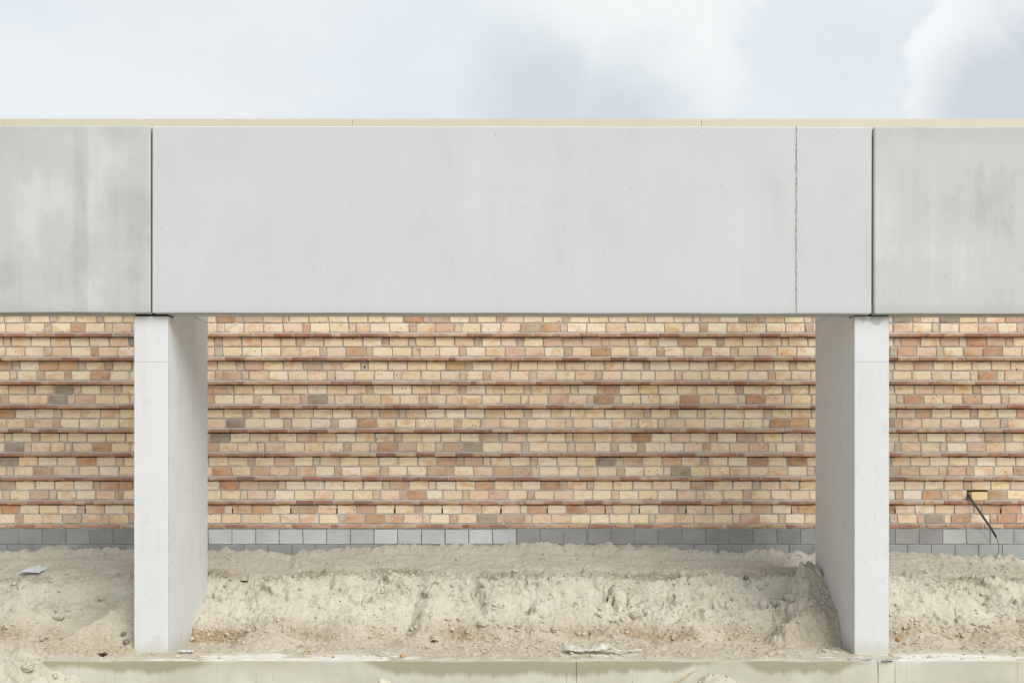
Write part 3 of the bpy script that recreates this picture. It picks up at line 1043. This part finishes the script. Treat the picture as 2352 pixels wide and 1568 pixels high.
weep = []
k = 0
while Z0 + k * REP < ZTOP - .1:
    zb = Z0 + k * REP
    cells = row_cells(-XW + random.uniform(-.3, 0), XW, .212, .074, .0095, .09)
    for x0, x1, kd in cells:
        placed.append(('thin_brick' if kd == 'f' else 'short_thin_brick', (x0 + x1) / 2, zb + TH / 2 + random.uniform(-.0028, .0022), (x1 - x0), (.040 + random.uniform(-.007, .005)) if k else .006, jit(random.choice(THIN), .12)))
    for r_, zoff in enumerate((.053, .164)):
        z = zb + zoff + BR / 2
        if k == 1 and r_ == 0:
            cells = [c for c in row_cells(HOLE[1] + .008, XW, .2055, .068, .0145, .16)] + [(-b + HOLE[0] * 2 - .010, -a + HOLE[0] * 2 - .010, kd) for a, b, kd in row_cells(HOLE[0], XW + 2 * HOLE[0], .2055, .068, .0145, .16)]
        else:
            cells = row_cells(-XW + random.uniform(-.3, 0), XW, .2055, .068, .0145, .16)
        for ci, (x0, x1, kd) in enumerate(cells):
            if kd == 'h':
                col = random.choice(HEAD)
            else:
                warm = .10 + .12 * max(0, 1 - (z - 1.1) / 1.6) + .05 * (x0 > 4)
                col = random.choice(WARM) if random.random() < warm else random.choice(STRETCH)
            placed.append(('brick' if kd == 'f' else 'half_brick', (x0 + x1) / 2, z + random.uniform(-.0012, .0012), (x1 - x0), random.uniform(-.001, .0025), jit(col)))
            if k == 0 and r_ == 1 and ci % 3 == 1 and ci + 1 < len(cells):
                weep.append((x1, cells[ci + 1][0]))
    k += 1

ALB = 1.0


def tone_col(c):
    return (c[0] * ALB, c[1] * ALB, c[2] * ALB, 1)


# the bricks that show largest are parts of their own, the rest is one part
def in_view(x, z):
    px, py = CX + x * PX_WALL, HY - (z - EYE) * PX_WALL
    if not (2 < px < 2350 and 731 < py < 1215):
        return False
    return not (300 < px < 482 or 1868 < px < 2049)


order = sorted(range(len(placed)), key=lambda i: math.hypot(placed[i][1] * .45, placed[i][2] - 2.2))
count = {'brick': 0, 'half_brick': 0, 'thin_brick': 0, 'short_thin_brick': 0}
rest = []
for i in order:
    kd, x, z, w, pr_, col = placed[i]
    V, F, me, w0 = KINDS[kd][(i * 7919 + int(x * 1000)) % 9]
    if in_view(x, z) and count[kd] < 300:
        count[kd] += 1
        o = bpy.data.objects.new(kd, me)
        o.location = (x, -pr_, z)
        o.scale.x = w / w0
        if (i // 3) % 2:
            o.rotation_euler.y = 0
        o.color = tone_col(col)
        o.parent = wall
        COL.objects.link(o)
    else:
        rest.append((V, F, x, z, w / w0, pr_, tone_col(col)))
vv, ff, cc = [], [], []
for V, F, x, z, s_, pr_, col in rest:
    b0 = len(vv)
    vv += [(a * s_ + x, y - pr_, zz + z) for a, y, zz in V]
    ff += [tuple(q_ + b0 for q_ in f_) for f_ in F]
    cc += [col] * len(V)
me = bpy.data.meshes.new('bricks')
me.from_pydata(vv, [], ff)
at_ = me.attributes.new('tone', 'FLOAT_COLOR', 'POINT')
at_.data.foreach_set('color', np.array(cc, np.float32).ravel())
me.update()
o = link_mesh('bricks', me, M_BRICKS, wall)
o['kind'] = 'stuff'

# mortar between them: a sheet a little behind the brick faces, open at the weep holes and round the loose brick
bm = bmesh.new()
MY = .0075


SLOTS = [(Z0 + k_ * REP - .0115, Z0 + k_ * REP - .0005) for k_ in range(1, 17)]     # raked joint under each projecting course


def rect(x0, x1, z0, z1, y=MY):
    for a_, b_ in SLOTS:
        if z0 < a_ < z1:
            rect(x0, x1, z0, a_, y)
            if b_ < z1:
                rect(x0, x1, b_, z1, y)
            return
    bm.faces.new([bm.verts.new(p) for p in ((x0, y, z0), (x1, y, z0), (x1, y, z1), (x0, y, z1))])


zA = Z0 + .164 - .004
zB = Z0 + .164 + .055
rect(-XW, XW, Z0 - .012, zA)
xq = -XW
for a, b in weep:
    rect(xq, a + .001, zA, zB)
    xq = b - .001
rect(xq, XW, zA, zB)
hz0, hz1 = Z0 + REP + .053 - .008, Z0 + REP + .053 + BR + .010
rect(-XW, XW, zB, hz0)
rect(-XW, HOLE[0] - .004, hz0, hz1)
rect(HOLE[1] + .004, XW, hz0, hz1)
rect(-XW, XW, hz1, ZTOP + .1)
bm_obj('mortar', bm, M_MORTAR, wall)
bm = bmesh.new()
kk = 1
while Z0 + kk * REP < ZTOP - .1:      # mortar carried out between the projecting thin bricks
    zb = Z0 + kk * REP
    box(bm, -XW, XW, -.032, MY - .001, zb + .003, zb + TH - .003)
    vs, fs = box(bm, -XW, XW, -.026, MY - .0015, zb + TH - .002, zb + .052)
    for v in vs:
        if v.co.z > zb + TH + .005 and v.co.y < 0:
            v.co.y = .002
    kk += 1
bm_obj('ledge_mortar', bm, M_MORTAR, wall)
bm = bmesh.new()
box(bm, -XW, XW, .105, .40, .2, ZTOP + .1)
bm_obj('backing', bm, M_MORTAR2, wall)

# the brick pushed out by the cable
V, F = brick_shape(.200, .094, .16, 4242, 3)
lb = link_mesh('loose_brick', shape_mesh('loose_brick', V, F, M_BRICK), None, wall)
lb.location = ((HOLE[0] + HOLE[1]) / 2 + .014, -.030, Z0 + REP + .053 + BR / 2 - .010)
lb.rotation_euler = (0, R(-.8), R(9))
lb.color = tone_col(lin(232, 204, 152))
lb['label'] = 'loose brick pushed out of the wall above the grey conduit'

# block plinth
block_me = []
for k in range(4):
    V, F = brick_shape(.258, .164, .12, 3000 + k, 3)
    block_me.append((V, F, shape_mesh('concrete_block', V, F, M_BLOCK)))
G1, G2, G3, G4 = lin(154, 153, 151), lin(196, 198, 198), lin(149, 148, 145), lin(161, 160, 156)
vv, ff, cc = [], [], []
for row in range(4):
    z = Z0 - .018 - .082 - row * .1745
    x = -XW + (.05 if row % 2 == 0 else .19)
    i = 0
    while x < XW:
        px = CX + x * PX_WALL
        g = G1 if px < 330 else G2 if px < 1170 else G3 if px < 2040 else G4
        if row:
            g = lin(172, 172, 170) if px > 2000 else lin(154, 154, 152)
        if row == 0 and px > 2170:
            g = lin(182, 182, 178)
        s_ = random.uniform(.86, 1.08)
        col = (g[0] * s_, g[1] * s_, g[2] * s_, 1)
        V, F, me = block_me[(i * 3 + row) % 4]
        seen = -40 < px < 2392 and row < 3 and (row < 2 or px > 2250)
        if seen:
            o = bpy.data.objects.new('concrete_block', me)
            o.location = (x, .002, z)
            o.color = col
            o.parent = wall
            COL.objects.link(o)
        else:
            b0 = len(vv)
            vv += [(a + x, y + .002, zz + z) for a, y, zz in V]
            ff += [tuple(q_ + b0 for q_ in f_) for f_ in F]
            cc += [col] * len(V)
        x += .2685
        i += 1
me = bpy.data.meshes.new('blocks')
me.from_pydata(vv, [], ff)
a_ = me.attributes.new('tone', 'FLOAT_COLOR', 'POINT')
a_.data.foreach_set('color', np.array(cc, np.float32).ravel())
o = link_mesh('blocks', me, M_BLOCKS, wall)
o['kind'] = 'stuff'
bm = bmesh.new()
rect(-XW, XW, .2, Z0 - .0125, .008)
bm_obj('plinth_mortar', bm, M_MORTAR2, wall)

# cream metal coping along the wall top, in lengths
zc0, zc1 = 5.42, EYE + (HY - 273) / FPX * 11.24
cj = [-XW] + [(p - CX) / FPX * 11.24 for p in (9, 810, 1611)] + [XW]
for a, b in zip(cj, cj[1:]):
    bm = bmesh.new()
    box(bm, a + .0006, b - .0006, -.045, .42, zc0, zc1)
    bmesh.ops.bevel(bm, geom=list(bm.edges), offset=.004, segments=2, affect='EDGES')
    bm_obj('coping', bm, M_COPING, wall)

# ------------------------------------------------------------------ conduit and wire out of the wall
cond = empty('cable_conduit', at(2224, 1132, Y_WALL - .02))
tag(cond, 'grey bent conduit with a green wire, hanging out of the hole at the loose brick', 'conduit')
bm = bmesh.new()
o0 = cond.location
ctl = [(2223.5, 1134, .06), (2225, 1139, -.03), (2232, 1148, -.06), (2246, 1168, -.085), (2262, 1192, -.09), (2276, 1212, -.085), (2288, 1232, -.075)]
tube(bm, [at(a, b, Y_WALL + d_) - o0 for a, b, d_ in ctl], .0125, 10)
bm_obj('conduit_tube', bm, M_CONDUIT, cond, smooth=True)
bm = bmesh.new()
ctl = [(2287, 1230, -.075), (2291, 1240, -.073), (2294.5, 1252, -.072), (2294.5, 1262, -.074), (2291, 1273, -.08), (2286, 1284, -.09)]
tube(bm, [at(a, b, Y_WALL + d_) - o0 for a, b, d_ in ctl], .0042, 6)
bm_obj('wire', bm, M_WIRE, cond, smooth=True)


# ------------------------------------------------------------------ loose things on the sand
def rock(bm, c, r, seed, sq=(1, 1, .75), sub=1, amt=.28):
    rr = random.Random(seed)
    res = bmesh.ops.create_icosphere(bm, subdivisions=sub, radius=1)
    rot = Matrix.Rotation(rr.uniform(0, 6.3), 3, 'Z') @ Matrix.Rotation(rr.uniform(-.4, .4), 3, 'X')
    for v in res['verts']:
        p = v.co.copy() * (1 + rr.uniform(-amt, amt))
        p = rot @ Vector((p.x * sq[0], p.y * sq[1], p.z * sq[2]))
        v.co = p * r + Vector(c)
    return res['verts']


def stone(name, px, py, r, mat, label, cat, seed, sq=(1, 1, .75), sub=2, group=None, sink=.25):
    p = spot(px, py)
    bm = bmesh.new()
    rock(bm, (0, 0, r * sq[2] * (1 - sink * 2)), r, seed, sq, sub, .13)
    o = bm_obj(name, bm, mat, None, p)
    tag(o, label, cat, group)
    return o


STONES = 'stones lying in the sand'
stone('stone', 284, 1459, .028, M_STONE, 'grey angular stone stuck in the sand wedge, upper of the two by the pillar', 'stone', 1, (1, .8, .8), 2, STONES)
stone('stone', 290, 1477, .030, M_STONE, 'round grey stone below the angular one, at the foot of the sand wedge', 'stone', 2, (1, 1, .9), 2, STONES)
stone('stone', 701, 1500, .021, M_OCHRE, 'small ochre lump on the bare white ledge, right of the pillar with the sand wedge', 'stone', 3, (.8, .8, 1), 2, STONES)
stone('stone', 924, 1508, .032, M_OCHRE, 'larger ochre lump near the ledge edge, next to a heap of sand clods', 'stone', 4, (1.1, .8, .6), 2, STONES)
bm = bmesh.new()
rock(bm, (0, 0, .08), .10, 5, (.8, .7, 1.15), 2, .12)
o = bm_obj('stone', bm, M_PALE, None, Vector(((884 - CX) / FPX * 8.72, 8.72, -.31)))
tag(o, 'pale pointed stone in front of the ledge, cut by the lower picture edge', 'stone', STONES)
stone('stone', 2063, 1470, .026, M_OCHRE, 'brown clod stone on the damp sand right of the damp headed pillar', 'stone', 6, (1, .9, .8), 2, STONES)
stone('stone', 1714, 1329, .034, M_STONE, 'grey stone on the bank crest, left of the sand pile at the pillar', 'stone', 7, (1, .8, .8), 2, STONES)
stone('sand_lump', 64, 1538, .06, M_SAND, 'large round sand lump in front of the ledge end at lower left', 'sand lump', 8, (1, .9, .8), 3)
stone('sand_lump', 135, 1421, .055, M_SAND, 'brownish sand lump above the lower left spill, left of the wedge', 'sand lump', 9, (1.1, .8, .7), 3)
stone('sand_lump', 1111, 1436, .058, M_SAND, 'lone large sand lump low on the middle of the bank', 'sand lump', 10, (1.1, .8, .7), 3)
stone('sand_lump', 1462, 1419, .06, M_SAND, 'flat slab of crusted sand leaning on the bank below the cracked part', 'sand lump', 11, (1.2, .6, .8), 3)
stone('sand_lump', 880, 1506, .045, M_SAND, 'broad sand clod on the ledge edge left of the larger ochre lump', 'sand lump', 12, (1.5, .8, .6), 3)
stone('sand_lump', 1273, 1450, .04, M_SAND, 'sand lump at the foot of the bank above the plastic film', 'sand lump', 13, (1, .8, .9), 3)


def patch(name, outline, mat, loc, label, cat, thick=.004, wave=.02, seed=0, rot=0.0, tilt=0.0, n=14):
    """a crumpled sheet with an uneven outline (outline: radius by angle)"""
    r = random.Random(seed)
    bm = bmesh.new()
    k = len(outline)
    rings = []
    for lv in range(1, n + 1):
        f = lv / n
        rings.append([bm.verts.new((x * f, y * f, wave * (math.sin(x * f * 31 + seed) * math.cos(y * f * 23) + .5 * r.uniform(-1, 1)) + tilt * y * f)) for x, y in outline])
    c0 = bm.verts.new((0, 0, 0))
    for i in range(k):
        bm.faces.new((c0, rings[0][i], rings[0][(i + 1) % k]))
    for A, B in zip(rings, rings[1:]):
        for i in range(k):
            bm.faces.new((A[i], B[i], B[(i + 1) % k], A[(i + 1) % k]))
    o = bm_obj(name, bm, mat, None, loc, smooth=True)
    o.rotation_euler.z = rot
    md = o.modifiers.new('thickness', 'SOLIDIFY')
    md.thickness = thick
    tag(o, label, cat)
    return o


p = spot(78, 1314)
ol = []
for x, y in ((-.135, -.05), (-.07, -.075), (.02, -.07), (.09, -.085), (.125, .0), (.135, .06), (.08, .05), (.05, .055), (.02, .10), (-.03, .075), (-.08, .035)):
    ol.append((x, y))
ol2 = []
for i, a in enumerate(ol):
    b = ol[(i + 1) % len(ol)]
    ol2 += [a, ((a[0] + b[0]) / 2 + .004, (a[1] + b[1]) / 2)]
patch('plastic_sheet', ol2, M_SHEET, p + Vector((0, 0, .035)), 'scrap of white plastic sheet on the sand behind the bank, far left bay', 'plastic sheet', .002, .010, 3, 0, .38)

# clear film crumpled on the ledge with a long twisted tail
pf = spot(1345, 1499)
NU, NV = 70, 22
uu, wv_ = np.meshgrid(np.linspace(0, 1, NU), np.linspace(-1, 1, NV))
half_w = np.where(uu < .62, .055 + .025 * np.sin(uu * 9) + .012 * np.sin(uu * 31), np.clip(.070 * (1 - (uu - .62) / .16), .006, 1)) * (1 - .75 * np.clip(.08 - uu, 0, 1) / .08)
fx_ = -.20 + uu * .72
fy_ = wv_ * half_w + .02 * np.sin(uu * 5)
hump = np.where(uu < .64, 1.0, np.clip(1 - (uu - .64) / .12, .30, 1))
fz_ = .022 + hump * (.050 * (1 - wv_ ** 2) * (.55 + .45 * np.sin(uu * 13 + 1)) + .030 * np.abs(fbm(uu * 9, wv_ * 2.5, 4, 5)))
me = grid_mesh('plastic_film', fx_, fy_, fz_, np.zeros((NU * NV, 3)))
o = link_mesh('plastic_film', me, M_FILM, None, Vector((pf.x, pf.y, pf.z - .004)))
o.rotation_euler = (0, R(0), R(3))
md = o.modifiers.new('thickness', 'SOLIDIFY'); md.thickness = .0015
tag(o, 'crumpled clear plastic film with a twisted tail on the ledge sand', 'plastic film')

# small white tube with collars
p = spot(427, 1499)
tb = empty('small_tube', p + Vector((0, 0, .014)))
tb.rotation_euler.z = R(2)
tag(tb, 'short white plastic tube with grey collars on the bare ledge by the pillar', 'tube')
bm = bmesh.new(); tube(bm, [(-.065, 0, 0), (-.06, 0, 0), (.06, 0, 0), (.065, 0, 0)], [.008, .012, .012, .009], 12)
bm_obj('tube_body', bm, M_TUBE, tb, smooth=False)
for xx in (-.045, .01, .05):
    bm = bmesh.new(); tube(bm, [(xx - .004, 0, 0), (xx + .004, 0, 0)], .0136, 12)
    bm_obj('collar', bm, M_CHIP, tb)


def leaf(px, py, size, label, seed):
    p = spot(px, py)
    r = random.Random(seed)
    ol = []
    for k in range(20):
        a = 2 * math.pi * k / 20
        rr = size * (.55 + .45 * abs(math.cos(a * 2.5))) * (1 if abs(math.sin(a)) < .8 else .7)
        ol.append((math.cos(a) * rr, math.sin(a) * rr * .8))
    return patch('dry_leaf', ol, M_LEAF, p + Vector((0, 0, .025)), label, 'leaf', .0015, size * .22, seed, r.uniform(0, 3), .5, 5)


leaf(998, 1480, .042, 'curled reddish brown dry leaf on the sand at the foot of the bank', 2)
leaf(992, 1467, .030, 'darker dry leaf just above the curled reddish one', 5)

# dead tuft of weed on the lower left
p = spot(236, 1508)
bm = bmesh.new()
for k in range(46):
    a = random.uniform(0, 6.28)
    l = random.uniform(.02, .06)
    e = Vector((math.cos(a) * l * 1.2, math.sin(a) * l * .6, random.uniform(.004, .05)))
    tube(bm, [(random.uniform(-.02, .02), random.uniform(-.01, .01), 0), e * .6 + Vector((0, 0, .012)), e], [.003, .0022, .001], 4)
o = bm_obj('dead_weed', bm, M_WEED, None, p)
tag(o, 'dark dead weed tuft on the sand left of the wedge side pillar foot', 'weed')

# flattened grey scraps at the foot of the damp headed pillar
for k, (px, py, lab) in enumerate(((1960, 1514, 'crumpled grey scrap before the foot of the damp headed pillar, left of its corner'), (1990, 1516.5, 'flat grey scrap under the middle of the damp headed pillar'), (2038, 1521.5, 'thin grey scrap on the ledge edge at the open joint'))):
    p = spot(px, py)
    ol = []
    for q_ in range(12):
        a = 2 * math.pi * q_ / 12
        rr = random.uniform(.6, 1.1)
        ol.append((math.cos(a) * .06 * rr, math.sin(a) * .025 * rr))
    patch('grey_scrap', ol, M_CHIP, p + Vector((0, 0, .010)), lab, 'scrap', .004, .006, k + 30, 0, .1, 4)

# splinter of wood sticking out of the small heap
p = at(1560, 1562, 8.74)
bm = bmesh.new()
pa, pb = Vector((-.05, 0, -.05)), Vector((.17, .03, .075))
tube(bm, [pa, pa.lerp(pb, .3), pa.lerp(pb, .7) + Vector((0, 0, .006)), pb], [.012, .015, .011, .002], 6)
for v in bm.verts:
    v.co.y *= .6
o = bm_obj('wood_splinter', bm, M_WOOD, None, p + Vector((0, 0, .02)))
tag(o, 'pale wood splinter leaning on the small heap in front of the ledge', 'wood')

# dark slate chips on the left of the bank crest
for px, py, lab in ((565, 1336, 'dark flat slate chip lying on the bank crest beside the lit pillar'), (124, 1409, 'dark square flake above the brownish sand lump'), (127, 1401, 'small white edged flake just above the dark square one')):
    p = spot(px, py)
    bm = bmesh.new()
    vs, fs = box(bm, -.045, .045, -.02, .02, 0, .014)
    for v in vs:
        v.co.x += random.uniform(-.015, .015); v.co.y += random.uniform(-.01, .01); v.co.z += random.uniform(-.003, .003)
    bmesh.ops.bevel(bm, geom=list(bm.edges), offset=.002, segments=1, affect='EDGES')
    o = bm_obj('slate_chip', bm, M_DARK if 'white' not in lab else M_TUBE, None, p + Vector((0, 0, -.002)))
    o.scale = (1, 1, 1) if px > 500 else (.6, .6, 1)
    o.rotation_euler = (R(-25), 0, R(random.uniform(-30, 30)))
    tag(o, lab, 'chip')


# clods and gravel that nobody could count
def scatter(name, n, rmin, rmax, mats, label, where, seed, sub=1):
    rr = random.Random(seed)
    base = []
    for k in range(12):
        bm = bmesh.new()
        rock(bm, (0, 0, 0), 1, seed * 100 + k, (1, .85, .7), sub, .22)
        base.append((np.array([v.co[:] for v in bm.verts]), np.array([[v.index for v in f.verts] for f in bm.faces])))
        bm.free()
    V, F, nb = [], [], 0
    made = 0
    while made < n:
        x, y = rr.uniform(-5.8, 5.8), rr.uniform(8.45, 11.2)
        if rr.random() > where(x, y):
            continue
        r = rmin + (rmax - rmin) * rr.random() ** 4
        b, f = base[rr.randrange(12)]
        a = rr.uniform(0, 6.3)
        ca, sa = math.cos(a), math.sin(a)
        P = b * r
        P = np.stack([P[:, 0] * ca - P[:, 1] * sa + x, P[:, 0] * sa + P[:, 1] * ca + y, P[:, 2] + gz(x, y) + r * .05], 1)
        V.append(P); F.append(f + nb); nb += len(P)
        made += 1
    V, F = np.concatenate(V), np.concatenate(F)
    me = bpy.data.meshes.new(name)
    me.from_pydata(V.tolist(), [], F.tolist())
    tn = np.zeros((len(V), 4), np.float32); tn[:, 3] = 1
    tn[:, 0] = np.clip(.40 - V[:, 2] * .9, 0, .4); tn[:, 2] = .35
    a_ = me.attributes.new('tone', 'FLOAT_COLOR', 'POINT')
    a_.data.foreach_set('color', tn.ravel())
    o = link_mesh(name, me, mats)
    tag(o, label, name.replace('_', ' '), None, 'stuff')


def w_clod(x, y):
    j = int(np.clip(np.searchsorted(ys, y), 0, len(ys) - 1)); i = int(np.clip(np.searchsorted(xs, x), 0, len(xs) - 1))
    if y < Y_LEDGE + .1:
        return .35 if Z[j, i] > -.25 and y < Y_LEDGE - .02 else .05 * (y < Y_LEDGE)
    return .12 + .75 * low[j, i] + .25 * amp[j, i] + .6 * strip[j, i] + .12 * lm[j, i] - .5 * wedge_on[j, i] * .6


scatter('sand_clods', 4200, .005, .036, M_SAND, 'crumbled sand clods strewn over the bank and ledge', w_clod, 21)
scatter('gravel', 420, .005, .014, M_STONE, 'small grey gravel scattered through the sand', lambda x, y: .5 if y > Y_LEDGE + .03 else .1, 22)
scatter('shell_grit', 260, .004, .010, M_TUBE, 'tiny white shell grit scattered through the sand', lambda x, y: .5 if y > Y_LEDGE + .03 else .1, 23)

S.cycles.use_denoising = True
S.cycles.filter_width = 1.0
S.cycles.max_bounces = 8
S.cycles.diffuse_bounces = 5
S.render.film_transparent = False
